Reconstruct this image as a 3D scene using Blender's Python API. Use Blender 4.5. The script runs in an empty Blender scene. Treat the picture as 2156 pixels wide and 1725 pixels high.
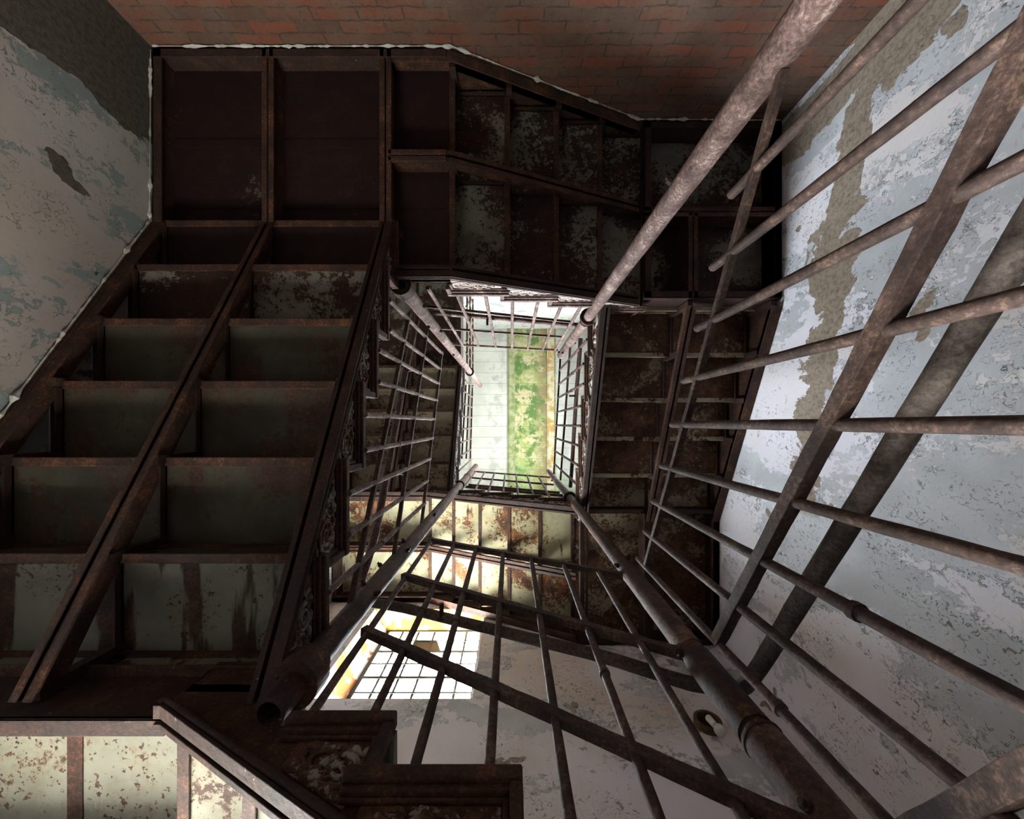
import bpy, math, random
from mathutils import Vector, noise as mnoise
random.seed(7)
SC = bpy.context.scene
COL = SC.collection
CZ = 1.5                      # camera height above the stairwell floor
F, VX, VY = 800.0, 1076.0, 893.0   # focal length and zenith point in photo pixels

# ------------------------------------------------------------------ camera
cam = bpy.data.cameras.new('camera'); camo = bpy.data.objects.new('camera', cam); COL.objects.link(camo)
camo.location = (0, 0, CZ); camo.rotation_euler = (math.pi, 0, 0)
cam.sensor_width = 36; cam.sensor_fit = 'HORIZONTAL'; cam.lens = 36 * F / 2156
cam.shift_x = (1078 - VX) / 2156; cam.shift_y = (VY - 862.5) / 2156
cam.clip_start = 0.02
SC.camera = camo
# ------------------------------------------------------------------ world
w = bpy.data.worlds.new('sky'); SC.world = w; w.use_nodes = True
nt = w.node_tree; nt.nodes.clear()
out = nt.nodes.new('ShaderNodeOutputWorld'); bg = nt.nodes.new('ShaderNodeBackground')
geo = nt.nodes.new('ShaderNodeTexCoord'); sep = nt.nodes.new('ShaderNodeSeparateXYZ')
rmp = nt.nodes.new('ShaderNodeValToRGB')
mr = nt.nodes.new('ShaderNodeMapRange'); mr.inputs['From Min'].default_value = -1; mr.inputs['From Max'].default_value = 1
nt.links.new(geo.outputs['Generated'], sep.inputs[0]); nt.links.new(sep.outputs['Z'], mr.inputs['Value'])
nt.links.new(mr.outputs[0], rmp.inputs[0]); nt.links.new(rmp.outputs[0], bg.inputs[0])
rmp.color_ramp.elements[0].position = 0.42; rmp.color_ramp.elements[0].color = (.60, .58, .54, 1)
rmp.color_ramp.elements[1].position = 0.55; rmp.color_ramp.elements[1].color = (.88, .93, 1, 1)
bg.inputs[1].default_value = 24.0
nt.links.new(bg.outputs[0], out.inputs[0])
# daylight portals, one in each window opening (position, size, direction the light enters)
def portal(loc, rot, sx, sy):
    l = bpy.data.lights.new('window_daylight', 'AREA'); l.shape = 'RECTANGLE'; l.size = sx; l.size_y = sy
    l.cycles.is_portal = True
    o = bpy.data.objects.new('window_daylight', l); COL.objects.link(o)
    o.location = (loc[0], loc[1], loc[2] + CZ); o.rotation_euler = rot
R90 = math.pi / 2
portal((-.88, 2.40, 3.5), (-R90, 0, 0), 1.25, 1.5)         # south window, faces -Y
portal((-.88, 2.40, .3), (-R90, 0, 0), 1.25, 1.4)         # lower south window
portal((0, 2.40, 6.75), (-R90, 0, 0), 2.4, .8)             # top south window
portal((2.26, 0, 6.75), (0, R90, 0), .8, 2.4)              # unseen top east window, added to brighten the ceiling
SC.view_settings.view_transform = 'Standard'; SC.view_settings.look = 'None'
SC.view_settings.gamma = 1; SC.view_settings.use_curve_mapping = False
SC.view_settings.exposure = 3.35
SC.cycles.use_denoising = True
SC.cycles.use_adaptive_sampling = True; SC.cycles.adaptive_threshold = .03
SC.cycles.max_bounces = 6; SC.cycles.diffuse_bounces = 4; SC.cycles.transparent_max_bounces = 16
SC.cycles.sample_clamp_indirect = 8

# ------------------------------------------------------------------ helpers
def U(px, py, X=None, Y=None, Z=None):
    """photo pixel -> point on the plane X=, Y= or Z= (Z above the camera)"""
    dx, dy = (px - VX) / F, (py - VY) / F
    t = X / dx if X is not None else (Y / dy if Y is not None else Z)
    return Vector((dx * t, dy * t, t))

class MB:
    def __init__(s): s.v = []; s.f = []
    def add(s, vs, fs):
        b = len(s.v); s.v += [tuple(v) for v in vs]; s.f += [[b + i for i in f] for f in fs]
    def box(s, a, b):
        x0, x1 = sorted((a[0], b[0])); y0, y1 = sorted((a[1], b[1])); z0, z1 = sorted((a[2], b[2]))
        s.add([(x0,y0,z0),(x1,y0,z0),(x1,y1,z0),(x0,y1,z0),(x0,y0,z1),(x1,y0,z1),(x1,y1,z1),(x0,y1,z1)],
              [(0,3,2,1),(4,5,6,7),(0,1,5,4),(1,2,6,5),(2,3,7,6),(3,0,4,7)])
    def prism(s, pa, pb):
        n = len(pa); s.add(list(pa) + list(pb), [list(range(n))[::-1], list(range(n, 2*n))] +
              [(i, (i+1) % n, n + (i+1) % n, n + i) for i in range(n)])
    def tube(s, path, r, n=12, jit=0.0, cap=True, rs=None, square=False, ref=None):
        path = [Vector(p) for p in path]; rings = []
        ref = Vector(ref) if ref else None
        prev = None
        for i, p in enumerate(path):
            d = (path[min(i+1, len(path)-1)] - path[max(i-1, 0)]).normalized()
            if ref is None:
                ref = Vector((0, 0, 1)) if abs(d.z) < .9 else Vector((1, 0, 0))
            u = d.cross(ref).normalized(); w_ = d.cross(u).normalized()
            if prev is not None and u.dot(prev) < 0: u = -u; w_ = -w_
            prev = u
            rad = rs[i] if rs else r
            ring = []
            for k in range(n):
                a = 2 * math.pi * k / n + (math.pi / 4 if square else 0)
                q = rad * (1.414 if square else 1)
                dd = u * math.cos(a) + w_ * math.sin(a)
                if jit: q *= 1 + jit * mnoise.noise((p + dd * .05) * 14) + jit * .6 * mnoise.noise((p + dd * .05) * 45)
                ring.append(p + dd * q)
            rings.append(ring)
        vs = [v for r_ in rings for v in r_]; fs = []
        for i in range(len(rings) - 1):
            for k in range(n):
                fs.append((i*n + k, i*n + (k+1) % n, (i+1)*n + (k+1) % n, (i+1)*n + k))
        if cap: fs.append(tuple(range(n))[::-1]); fs.append(tuple((len(rings)-1)*n + k for k in range(n)))
        s.add(vs, fs)
    def line(s, p, q, r, n=10, jit=.05, step=.05, **kw):
        p, q = Vector(p), Vector(q); m = max(1, int((q - p).length / step))
        s.tube([p.lerp(q, i / m) for i in range(m + 1)], r, n, jit, **kw)
    def pipe(s, c, z0, z1, ro, ri, n=28, jit=0.0):     # open hollow vertical pipe
        zs = [z0 + (z1 - z0) * i / max(1, int((z1 - z0) / .06)) for i in range(max(1, int((z1 - z0) / .06)) + 1)]
        def ring(z, r):
            o_ = []
            for k in range(n):
                a = 2*math.pi*k/n; x, y = math.cos(a), math.sin(a)
                q = r * (1 + jit * mnoise.noise(Vector((x*.3 + c[0], y*.3 + c[1], z)) * 8) + jit * .5 * mnoise.noise(Vector((x*.3 + c[0], y*.3 + c[1], z)) * 30))
                o_.append((c[0] + x*q, c[1] + y*q, z))
            return o_
        rings = [ring(z, ro) for z in zs] + [ring(z1, ri), ring(z0, ri)]
        m = len(rings); vs = [v for r_ in rings for v in r_]
        fs = [(i*n + k, i*n + (k+1) % n, ((i+1) % m)*n + (k+1) % n, ((i+1) % m)*n + k) for i in range(m) for k in range(n)]
        s.add(vs, fs)
    def build(s, name, mat, parent=None, org=None, bevel=0, smooth=False):
        if org is None:
            q = parent
            while q is not None and q.parent is not None: q = q.parent
            org = Vector(q.location) if q is not None else Vector((0, 0, CZ))
        me = bpy.data.meshes.new(name)
        me.from_pydata([(v[0] - org[0], v[1] - org[1], v[2] + CZ - org[2]) for v in s.v], [], s.f)
        me.materials.append(mat); me.update()
        o = bpy.data.objects.new(name, me); COL.objects.link(o)
        if parent is not None: o.parent = parent
        else: o.location = org
        if smooth:
            for p in me.polygons: p.use_smooth = True
            if hasattr(me, 'set_sharp_from_angle'): me.set_sharp_from_angle(angle=.9)
        if bevel:
            b = o.modifiers.new('bevel', 'BEVEL'); b.width = bevel; b.segments = 2; b.limit_method = 'ANGLE'
        return o

def thing(name, label, cat, loc, group=None):
    o = bpy.data.objects.new(name, None); COL.objects.link(o); o.empty_display_size = .1
    o.location = (loc[0], loc[1], loc[2] + CZ); o['label'] = label; o['category'] = cat
    if group: o['group'] = group
    bpy.context.view_layer.update()
    return o
def struct(o): o['kind'] = 'structure'; return o

# ------------------------------------------------------------------ materials
class MT:
    def __init__(s, name):
        s.m = bpy.data.materials.new(name); s.m.use_nodes = True; s.t = s.m.node_tree; s.t.nodes.clear()
        s.out = s.n('OutputMaterial'); s.b = s.n('BsdfPrincipled'); s.l(s.b.outputs[0], s.out.inputs[0])
        s.pos = s.n('NewGeometry').outputs['Position']; s.hs = None
    def n(s, k): return s.t.nodes.new('ShaderNode' + k)
    def l(s, a, b): s.t.links.new(a, b)
    def sv(s, sock, v):
        if isinstance(v, (int, float)): sock.default_value = v
        elif isinstance(v, (tuple, list)): sock.default_value = tuple(v) if len(v) == 4 or sock.type == 'VECTOR' else tuple(v) + (1,)
        else: s.l(v, sock)
    def noise(s, scale, detail=4, rough=.55, dist=0, vec=None, stretch=None):
        q = s.n('TexNoise'); q.inputs['Scale'].default_value = scale; q.inputs['Detail'].default_value = detail
        q.inputs['Roughness'].default_value = rough; q.inputs['Distortion'].default_value = dist
        v = vec or s.pos
        if stretch:
            mp = s.n('Mapping'); s.l(v, mp.inputs[0]); mp.inputs['Scale'].default_value = stretch; v = mp.outputs[0]
        s.l(v, q.inputs['Vector']); return q.outputs['Fac']
    def math(s, op, a, b=0.0, c=0.0):
        q = s.n('Math'); q.operation = op; s.sv(q.inputs[0], a); s.sv(q.inputs[1], b); s.sv(q.inputs[2], c); return q.outputs[0]
    def rng(s, v, a, b, c=0.0, d=1.0):
        q = s.n('MapRange'); q.interpolation_type = 'SMOOTHSTEP'; s.sv(q.inputs[0], v)
        for i, k in enumerate((a, b, c, d)): s.sv(q.inputs[i+1], k)
        return q.outputs[0]
    def mix(s, f, a, b):
        q = s.n('Mix'); q.data_type = 'RGBA'; s.sv(q.inputs[0], f); s.sv(q.inputs[6], a); s.sv(q.inputs[7], b); return q.outputs[2]
    def xyz(s):
        q = s.n('SeparateXYZ'); s.l(s.pos, q.inputs[0]); return q.outputs
    def bump(s, h, strength=.5, dist=.01):
        q = s.n('Bump'); q.inputs['Strength'].default_value = strength; q.inputs['Distance'].default_value = dist
        s.l(h, q.inputs['Height'])
        if s.hs: s.l(s.hs, q.inputs['Normal'])
        s.hs = q.outputs[0]; s.l(s.hs, s.b.inputs['Normal'])
    def done(s, col, rough=.8, spec=.3, metal=0.0):
        s.sv(s.b.inputs['Base Color'], col); s.sv(s.b.inputs['Roughness'], rough)
        s.sv(s.b.inputs['Specular IOR Level'], spec); s.sv(s.b.inputs['Metallic'], metal); return s.m

def rust_col(t, dark=(.030,.013,.010), mid=(.095,.036,.022), hot=(.26,.10,.035), k=.5):
    a = t.noise(9, 6, .7); b = t.noise(95, 5, .75)
    v = t.math('ADD', t.math('MULTIPLY', a, .5), t.math('MULTIPLY', b, .5))
    c = t.mix(t.rng(v, .40, .58), dark, mid)
    return t.mix(t.math('MULTIPLY', t.rng(v, .53, .62), k), c, hot)

def make_rust(name, dark, mid, hot, flecks=(.4,.36,.3), fl=.0, k=.4, rough=.75, bstr=.8):
    t = MT(name); c = rust_col(t, dark, mid, hot, k)
    if fl: c = t.mix(t.rng(t.noise(38, 5, .7), .70 - fl, .74 - fl), c, flecks)
    t.bump(t.noise(90, 6, .8), bstr * .5, .003); t.bump(t.noise(14, 5, .6), .5, .012)
    return t.done(c, rough, .35)

def make_painted(name, paint, paint2, amt, scale=2.2, dark=(.035,.014,.010), mid=(.10,.038,.022), hot=(.30,.13,.04), speck=.5, streak=None, spec=.25, sth=.60):
    """flaking paint over rust. amt ~ rusted share"""
    t = MT(name)
    rc = rust_col(t, dark, mid, hot, .5)
    n1 = t.noise(scale, 7, .62, .4); n2 = t.noise(26, 5, .7)
    v = t.math('ADD', t.math('ADD', t.math('MULTIPLY', n1, .52), t.math('MULTIPLY', n2, .28)), t.math('MULTIPLY', t.noise(70, 4, .75), .20))
    th = .5 + (.5 - amt) * .34
    m = t.rng(v, th - .012, th + .018)
    sp = t.rng(t.noise(48, 3, .6), .66 - .05 * speck, .70 - .05 * speck)
    big = t.rng(n1, .42, .55)
    m = t.math('MAXIMUM', m, t.math('MULTIPLY', sp, t.math('MULTIPLY', big, speck)))
    if streak:
        st = t.noise(6, 4, .6, 0, None, streak)
        m = t.math('MAXIMUM', m, t.rng(st, sth, sth + .05))
    halo = t.rng(v, th - .09, th)
    pc = t.mix(t.rng(t.noise(4.5, 5, .6), .35, .7), paint, paint2)
    pc = t.mix(t.math('MULTIPLY', halo, .4), pc, tuple(v * f for v, f in zip(paint, (.75, .55, .35))))
    c = t.mix(m, pc, rc)
    t.bump(m, -.5, .004); t.bump(t.noise(60, 5, .7), .35, .004); t.bump(t.noise(8, 4, .6), .3, .01)
    return t.done(c, .72, spec)

M = {}
M['rust'] = make_rust('rusted_iron', (.014,.0065,.005), (.056,.021,.012), (.17,.066,.024), flecks=(.34,.33,.30), fl=.012, k=.7)
M['rust_dark'] = make_rust('dark_rusted_iron', (.011,.005,.004), (.034,.0135,.009), (.10,.042,.018), flecks=(.30,.29,.27), fl=.03, k=.5)
M['rust_pipe'] = make_rust('rusted_pipe', (.028,.014,.011), (.085,.040,.028), (.20,.10,.06), k=.8, bstr=.8)
M['rust_pale'] = make_rust('pale_rusted_pipe', (.045,.024,.020), (.15,.092,.080), (.36,.27,.235), flecks=(.40,.30,.24), fl=.05, k=.8, bstr=.8)
M['rust_bar'] = make_rust('rusted_bars', (.024,.013,.011), (.072,.042,.034), (.18,.11,.08), k=.8, bstr=.8)
M['rust_grey'] = make_rust('greyed_rusted_pipe', (.045,.030,.026), (.12,.095,.085), (.19,.15,.13), k=.7, bstr=.6)
M['soffit_red'] = make_painted('dark_red_rusted_soffit', (.09,.09,.08), (.05,.05,.045), .84, 1.6, (.010,.0035,.003), (.018,.0065,.005), (.03,.012,.008))
M['soffit_shaded'] = make_painted('shaded_grey_green_soffit', (.060,.054,.038), (.032,.029,.022), .42, 3.0, hot=(.12,.055,.03), mid=(.06,.03,.022), speck=.7, streak=(1, .25, 1))  # same paint as the pale landing, darkened for shade under the left flight
M['soffit_mix'] = make_painted('half_rusted_soffit', (.16,.16,.138), (.085,.085,.078), .56, 1.8, (.014,.006,.005), (.034,.014,.010), (.075,.032,.016), speck=.8)
M['soffit_cream'] = make_painted('cream_painted_soffit', (.38,.375,.26), (.28,.27,.18), .42, 2.6, hot=(.45,.20,.05), mid=(.17,.07,.03), speck=.7, streak=(1, .22, 1))
M['soffit_tan'] = make_painted('brownish_grey_soffit', (.25,.215,.155), (.15,.13,.095), .38, 2.6, (.03,.015,.011), (.07,.032,.02), (.14,.07,.03), speck=.6)
M['soffit_lit'] = make_painted('lit_streaked_soffit', (.15,.148,.12), (.11,.108,.088), .30, 3.2, (.014,.006,.005), (.045,.022,.014), (.11,.05,.02), speck=1.2, streak=(1, .16, 1), sth=.555)  # lowest tread of the left flight, paint lightened for the daylight reaching it
M['soffit_brown'] = make_painted('brown_rusted_soffit', (.30,.275,.21), (.17,.155,.125), .62, 2.2, (.034,.015,.010), (.125,.056,.032), (.24,.12,.05), speck=.8)
M['soffit_white'] = make_painted('white_green_painted_soffit', (.19,.185,.145), (.15,.145,.11), .27, 3.2, hot=(.15,.075,.035), mid=(.075,.038,.025), speck=1.3)
M['ledge'] = make_painted('dusty_pale_ledge', (.36,.33,.25), (.26,.22,.15), .42, 5, speck=.6)
M['panel'] = make_painted('flaking_painted_rusty_panel', (.24,.23,.20), (.13,.14,.135), .60, 9, (.03,.014,.010), (.09,.038,.022), (.2,.09,.04), speck=.3)
M['scroll'] = make_painted('flaking_grey_scroll', (.27,.265,.24), (.12,.13,.13), .52, 14, (.03,.014,.010), (.09,.038,.022), (.2,.09,.04), speck=.3)
M['panel_pale'] = make_painted('pale_worn_panel', (.42,.36,.33), (.30,.25,.23), .30, 9, (.08,.05,.04), (.16,.10,.08), (.3,.2,.15), speck=.6)
M['moss_iron'] = make_rust('mossy_rusted_iron', (.03,.018,.010), (.12,.07,.035), (.30,.24,.08), k=.6)

def plaster(name, white=(.74,.72,.72), grey=(.44,.47,.46), amt=.45, cement=None, edge=1.0, warm=(.62,.53,.45), stretch=(1, 1, .55), cem=((.36,.295,.235), (.235,.19,.15))):
    t = MT(name)
    x, y, z = t.xyz()
    n1 = t.noise(1.9, 9, .66, .3, None, stretch); n2 = t.noise(20, 6, .76, .5)
    v = t.math('ADD', t.math('MULTIPLY', n1, .72), t.math('MULTIPLY', n2, .28))
    th = .5 + (.5 - amt) * .3
    m = t.rng(v, th, th + .006)
    base = t.mix(t.rng(t.noise(.9, 4, .5), .35, .7), white, warm)
    base = t.mix(t.math('MULTIPLY', t.rng(t.noise(5, 6, .65), .45, .7), .25), base, tuple(v * f for v, f in zip(white, (.82, .88, .95))))
    g = t.mix(t.rng(t.noise(3.2, 6, .6), .4, .65), grey, tuple(min(1, v * 1.18) for v in grey))
    c = t.mix(m, base, g)
    # dark curling flake edges
    d = t.math('ABSOLUTE', t.math('SUBTRACT', v, th + .003))
    e = t.math('MULTIPLY', t.rng(d, .001, .010, 1, 0), t.rng(t.noise(5, 4, .6), .47, .60))
    fl = t.math('MULTIPLY', t.rng(t.noise(34, 6, .78, 1.4), .575, .62), t.rng(t.noise(2.6, 6, .65), .47, .58))
    e = t.math('MAXIMUM', e, t.math('MULTIPLY', fl, .85))
    c = t.mix(t.math('MULTIPLY', e, edge), c, (.10,.11,.09))
    # bare brown holes
    hole = t.math('MULTIPLY', t.rng(t.noise(2.7, 5, .5, .3), .665, .675), 1.0)
    cm = hole
    if cement: cm = t.math('MAXIMUM', hole, cement(t, x, y, z))
    cc = t.mix(t.rng(t.noise(40, 4, .7), .4, .65), cem[0], cem[1])
    c = t.mix(cm, c, cc)
    # rusty water streaks
    ts = t.noise(5, 3, .5, 0, None, (1, 1, 9))
    c = t.mix(t.math('MULTIPLY', t.math('MULTIPLY', t.rng(ts, .70, .74), t.rng(t.noise(1.1, 2, .5), .5, .62)), .6), c, (.50,.24,.06))
    t.bump(m, .5, .006); t.bump(cm, -1.0, .014); t.bump(fl, .8, .008)
    t.bump(t.noise(9, 6, .6), .35, .012); t.bump(t.math('MULTIPLY', cm, t.noise(90, 4, .8)), .6, .008)
    return t.done(c, .85, .2)

def band_east(t, x, y, z):
    # strip of lost plaster that follows the flight above (z is world height)
    zc = t.math('ADD', t.math('MULTIPLY', t.math('ADD', y, 1.7), .17), 2.14 + CZ)
    wv = t.math('MULTIPLY', t.math('SUBTRACT', t.noise(2.4, 6, .62, .5), .5), .62)
    d = t.math('ABSOLUTE', t.math('ADD', t.math('SUBTRACT', z, zc), wv))
    wd = t.math('ADD', .045, t.math('MULTIPLY', t.noise(3.3, 4, .6), .14))
    a = t.rng(t.math('SUBTRACT', d, wd), -.004, .004, 1, 0)
    a = t.math('MULTIPLY', a, t.rng(y, .55, .62, 1, 0))
    b = t.rng(t.math('ADD', y, t.math('MULTIPLY', wv, .8)), -1.77, -1.76, 1, 0)   # bare corner strip
    b = t.math('MULTIPLY', b, t.rng(t.math('ADD', y, t.math('MULTIPLY', wv, .35)), -2.10, -2.095))
    return t.math('MAXIMUM', a, b)
def band_west(t, x, y, z):
    wv = t.math('MULTIPLY', t.math('SUBTRACT', t.noise(2.6, 5, .6, .4), .5), .35)
    return t.rng(t.math('ADD', y, wv), -1.615, -1.61, 1, 0)
M['wall_e'] = plaster('peeling_plaster_east', (.77,.755,.82), (.50,.52,.55), .44, band_east, warm=(.68,.63,.60))
M['wall_s'] = plaster('peeling_plaster_south', (.78,.74,.77), (.47,.475,.47), .40, None, 1.0, stretch=(.6, 1, 1.4))
M['wall_w'] = plaster('peeling_plaster_west', (.30,.272,.262), (.15,.168,.165), .42, band_west, warm=(.25,.205,.18), cem=((.075,.062,.05), (.045,.038,.031)))  # plaster tones darkened to carry the weaker light on this wall

def brick_mat():
    t = MT('old_red_brick'); x, y, z = t.xyz()
    cb = t.n('CombineXYZ'); j = t.noise(3.5, 4, .6); j2 = t.math('ADD', t.noise(11, 5, .7), t.math('MULTIPLY', t.noise(45, 4, .7), .45))
    t.l(t.math('ADD', x, t.math('ADD', t.math('MULTIPLY', j2, .03), t.math('MULTIPLY', t.noise(1.3, 2, .5), .1))), cb.inputs[0])
    t.l(t.math('ADD', t.math('ADD', z, t.math('MULTIPLY', j, .035)), t.math('MULTIPLY', j2, .030)), cb.inputs[1])
    b = t.n('TexBrick'); t.l(cb.outputs[0], b.inputs['Vector']); b.inputs['Scale'].default_value = 1
    b.inputs['Brick Width'].default_value = .245; b.inputs['Row Height'].default_value = .066; b.inputs['Mortar Size'].default_value = .005
    b.inputs['Mortar Smooth'].default_value = .25; b.inputs['Bias'].default_value = .25
    b.inputs['Color1'].default_value = (.17, .048, .026, 1); b.inputs['Color2'].default_value = (.085, .048, .034, 1); b.inputs['Mortar'].default_value = (.10, .07, .055, 1)
    dust = t.rng(t.noise(5, 7, .7), .40, .62)
    c = t.mix(t.math('MULTIPLY', dust, .6), b.outputs['Color'], (.105, .074, .055))
    c = t.mix(t.math('MULTIPLY', t.rng(t.noise(26, 6, .8), .52, .64), .6), c, (.06,.038,.030))
    gap = t.rng(t.noise(7, 5, .7), .42, .56)
    c = t.mix(t.math('MULTIPLY', b.outputs['Fac'], t.math('ADD', .25, t.math('MULTIPLY', gap, .7))), c, (.05, .034, .027))
    pl = t.rng(t.math('ADD', z, t.math('MULTIPLY', t.noise(2.5, 6, .6), .8)), 4.3 + CZ, 4.31 + CZ)
    pc = t.mix(t.rng(t.noise(6, 7, .7, .5), .55, .58), (.20,.21,.205), (.12,.135,.13))
    pc = t.mix(t.rng(t.noise(16, 6, .75, .8), .60, .63), pc, (.16,.20,.18))
    c = t.mix(pl, c, pc)
    t.bump(t.math('MULTIPLY', b.outputs['Fac'], t.math('SUBTRACT', 1, pl)), -1.0, .02); t.bump(t.noise(22, 6, .7), .7, .012)
    return t.done(c, .9, .15)
M['brick'] = brick_mat()

def ceiling_mat():
    t = MT('ceiling_tiles'); x, y, z = t.xyz()
    f = t.math('FRACT', t.math('DIVIDE', t.math('ADD', y, 20.03), .242))
    seam = t.rng(t.math('ABSOLUTE', t.math('SUBTRACT', f, .5)), .468, .49)
    base = t.mix(t.rng(t.noise(1.6, 5, .6), .4, .65), (.23,.24,.225), (.285,.295,.27))
    # mould stains: grey smudges down the middle of the left bay
    g1 = t.math('MULTIPLY', t.rng(t.math('ABSOLUTE', t.math('ADD', x, .34)), .05, .34, 1, 0), t.rng(t.noise(3.4, 6, .7), .46, .62))
    base = t.mix(t.math('MULTIPLY', g1, .55), base, (.115,.125,.12))
    # green and brown growth in the bay between the two steel beams
    inb = t.math('MULTIPLY', t.rng(x, -.12, .02), t.rng(x, .98, 1.04, 1, 0))
    gr = t.mix(t.rng(t.noise(2.6, 8, .75), .44, .56), (.028,.075,.010), (.14,.165,.055))
    gr = t.mix(t.rng(t.noise(3.6, 8, .75), .50, .58), gr, (.23,.205,.125))
    gr = t.mix(t.math('MULTIPLY', t.rng(x, .45, .8), t.rng(t.noise(5, 5, .7), .35, .55)), gr, (.11,.085,.037))
    gr = t.mix(t.math('MULTIPLY', t.rng(t.noise(30, 6, .8), .56, .66), .7), gr, (.07,.065,.035))
    c = t.mix(t.math('MULTIPLY', inb, .93), base, gr)
    lo = t.math('MULTIPLY', t.math('MULTIPLY', t.rng(y, .5, 1.5), t.rng(x, -.45, -.05)), t.rng(t.noise(2.2, 5, .6), .42, .6))
    c = t.mix(t.math('MULTIPLY', lo, .6), c, (.15,.23,.09))
    c = t.mix(t.math('MULTIPLY', seam, .55), c, (.08,.08,.05))
    t.bump(seam, -.5, .01); t.bump(t.noise(30, 5, .7), .3, .006)
    return t.done(c, .9, .1)
M['ceiling'] = ceiling_mat()
def beam_mat():
    t = MT('mouldy_beam_paint'); n = t.noise(5, 6, .7)
    c = t.mix(t.rng(n, .42, .6), (.165,.175,.11), (.09,.12,.045)); c = t.mix(t.rng(t.noise(14, 5, .7), .60, .68), c, (.16,.08,.03))
    t.bump(n, .4, .01); return t.done(c, .85, .15)
M['beam'] = beam_mat()
def beam2_mat():
    t = MT('ochre_stained_beam_paint'); n = t.noise(4, 6, .7)
    c = t.mix(t.rng(n, .45, .6), (.27,.26,.19), (.20,.14,.045)); c = t.mix(t.rng(t.noise(14, 5, .7), .62, .7), c, (.18,.09,.03))
    return t.done(c, .85, .15)
M['beam2'] = beam2_mat()
def flat(name, col, rough=.7, spec=.3, metal=0, bump=0):
    t = MT(name)
    c = t.mix(t.math('MULTIPLY', t.rng(t.noise(12, 5, .6), .35, .7), .4), col, tuple(v * .6 for v in col))
    if bump: t.bump(t.noise(30, 5, .7), bump, .006)
    return t.done(c, rough, spec, metal)
M['concrete'] = flat('dusty_concrete', (.13,.12,.11), .9, .1, bump=.5)
M['winframe'] = flat('weathered_window_steel', (.10,.095,.085), .7, .1)
M['porcelain'] = flat('white_porcelain', (.75,.74,.72), .3, .5)
M['board'] = flat('tan_board', (.13,.10,.07), .8, .1)
M['hard_dark'] = flat('dark_recess', (.03,.022,.018), .9, .1)
def reveal_mat():
    t = MT('window_reveal_paint')
    c = t.mix(t.rng(t.noise(3.4, 6, .62, .3), .54, .56), (.48,.46,.43), (.26,.10,.028))
    t.bump(t.noise(12, 6, .7), .6, .015); return t.done(c, .85, .15)
M['reveal'] = reveal_mat()
M['fillet'] = flat('crumbling_plaster', (.42,.40,.36), .9, .1, bump=.8)
def soffit_y():
    t = MT('yellowed_lintel_paint')
    c = t.mix(t.rng(t.noise(4, 6, .6, .4), .50, .53), (.42,.33,.14), (.30,.13,.018))
    t.bump(t.noise(12, 6, .7), .5, .012); return t.done(c, .85, .15)
M['lintel'] = soffit_y()
def glass_mat(name, tint, gl):
    t = MT(name); t.t.nodes.remove(t.b)
    a = t.n('BsdfTransparent'); a.inputs[0].default_value = tint + (1,)
    g = t.n('BsdfGlossy'); g.inputs['Roughness'].default_value = .1
    m = t.n('MixShader'); m.inputs[0].default_value = gl
    t.l(a.outputs[0], m.inputs[1]); t.l(g.outputs[0], m.inputs[2]); t.l(m.outputs[0], t.out.inputs[0]); return t.m
M['glass'] = glass_mat('dusty_window_glass', (.93,.95,.94), .06)
def bulb_mat():
    t = MT('frosted_bulb_glass'); t.b.inputs['Transmission Weight'].default_value = .35
    return t.done((.85,.84,.82), .25, .5)
M['bulb'] = bulb_mat()

# ------------------------------------------------------------------ setting
XW, XE, YN, YS, ZF, ZC = -2.05, 1.92, -2.15, 2.04, -1.5, 8.56
def wall_open(name, mat, axis, inner, outer, lo, hi, holes, order=None):
    """wall as blocks around rectangular openings. along-axis range lo..hi"""
    m = MB()
    zs = sorted({ZF, ZC} | {h[2] for h in holes} | {h[3] for h in holes})
    for z0, z1 in zip(zs, zs[1:]):
        zm = (z0 + z1) / 2; hs = sorted([h for h in holes if h[2] < zm < h[3]]); a = lo
        for h in hs + [(hi, hi, 0, 0)]:
            if h[0] > a:
                if axis == 'x': m.box((a, inner, z0), (h[0], outer, z1))
                else: m.box((inner, a, z0), (outer, h[0], z1))
            a = max(a, h[1])
    return struct(m.build(name, mat))
wall_open('wall_north', M['brick'], 'x', YN, YN - .35, XW - .35, XE + .35, [])
wall_open('wall_south', M['wall_s'], 'x', YS, YS + .35, XW - .35, XE + .35,
          [(-1.50, -.285, 2.82, 4.21), (-1.50, -.285, -.35, .93), (-1.2, 1.2, 6.35, 7.15)])
wall_open('wall_east', M['wall_e'], 'y', XE, XE + .35, YN, YS, [(-1.2, 1.2, 6.35, 7.15)])
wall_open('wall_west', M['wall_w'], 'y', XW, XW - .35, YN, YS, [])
m = MB(); m.box((XW - .4, YN - .4, ZF - .2), (XE + .4, YS + .4, ZF)); struct(m.build('floor', M['concrete']))
m = MB(); m.box((XW - .35, YN - .35, ZC), (XE + .35, YS + .35, ZC + .25)); struct(m.build('ceiling', M['ceiling']))
# ragged plaster fillets where the stairs meet the walls
def fillet(n, path):
    m = MB(); pts = [Vector(p) for p in path]; q = []
    for a, b in zip(pts, pts[1:]):
        k = int((b - a).length / .012)
        q += [a.lerp(b, i / k) for i in range(k)]
    q.append(pts[-1])
    rs = [max(.0015, .003 + .012 * mnoise.noise(p * 17) + .007 * mnoise.noise(p * 41)) for p in q]
    m.tube(q, .01, 7, .5, rs=rs); struct(m.build('trim_%d' % n, M['fillet']))
fillet(4, [(-2.03, -2.14, 2.15), (-.34, -2.14, 2.15), (.90, -2.14, 2.665), (1.90, -2.14, 2.675)])
fillet(5, [(-2.04, -2.12, 2.15), (-2.04, -1.15, 2.145), (-2.04, .785, 1.06)])
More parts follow.
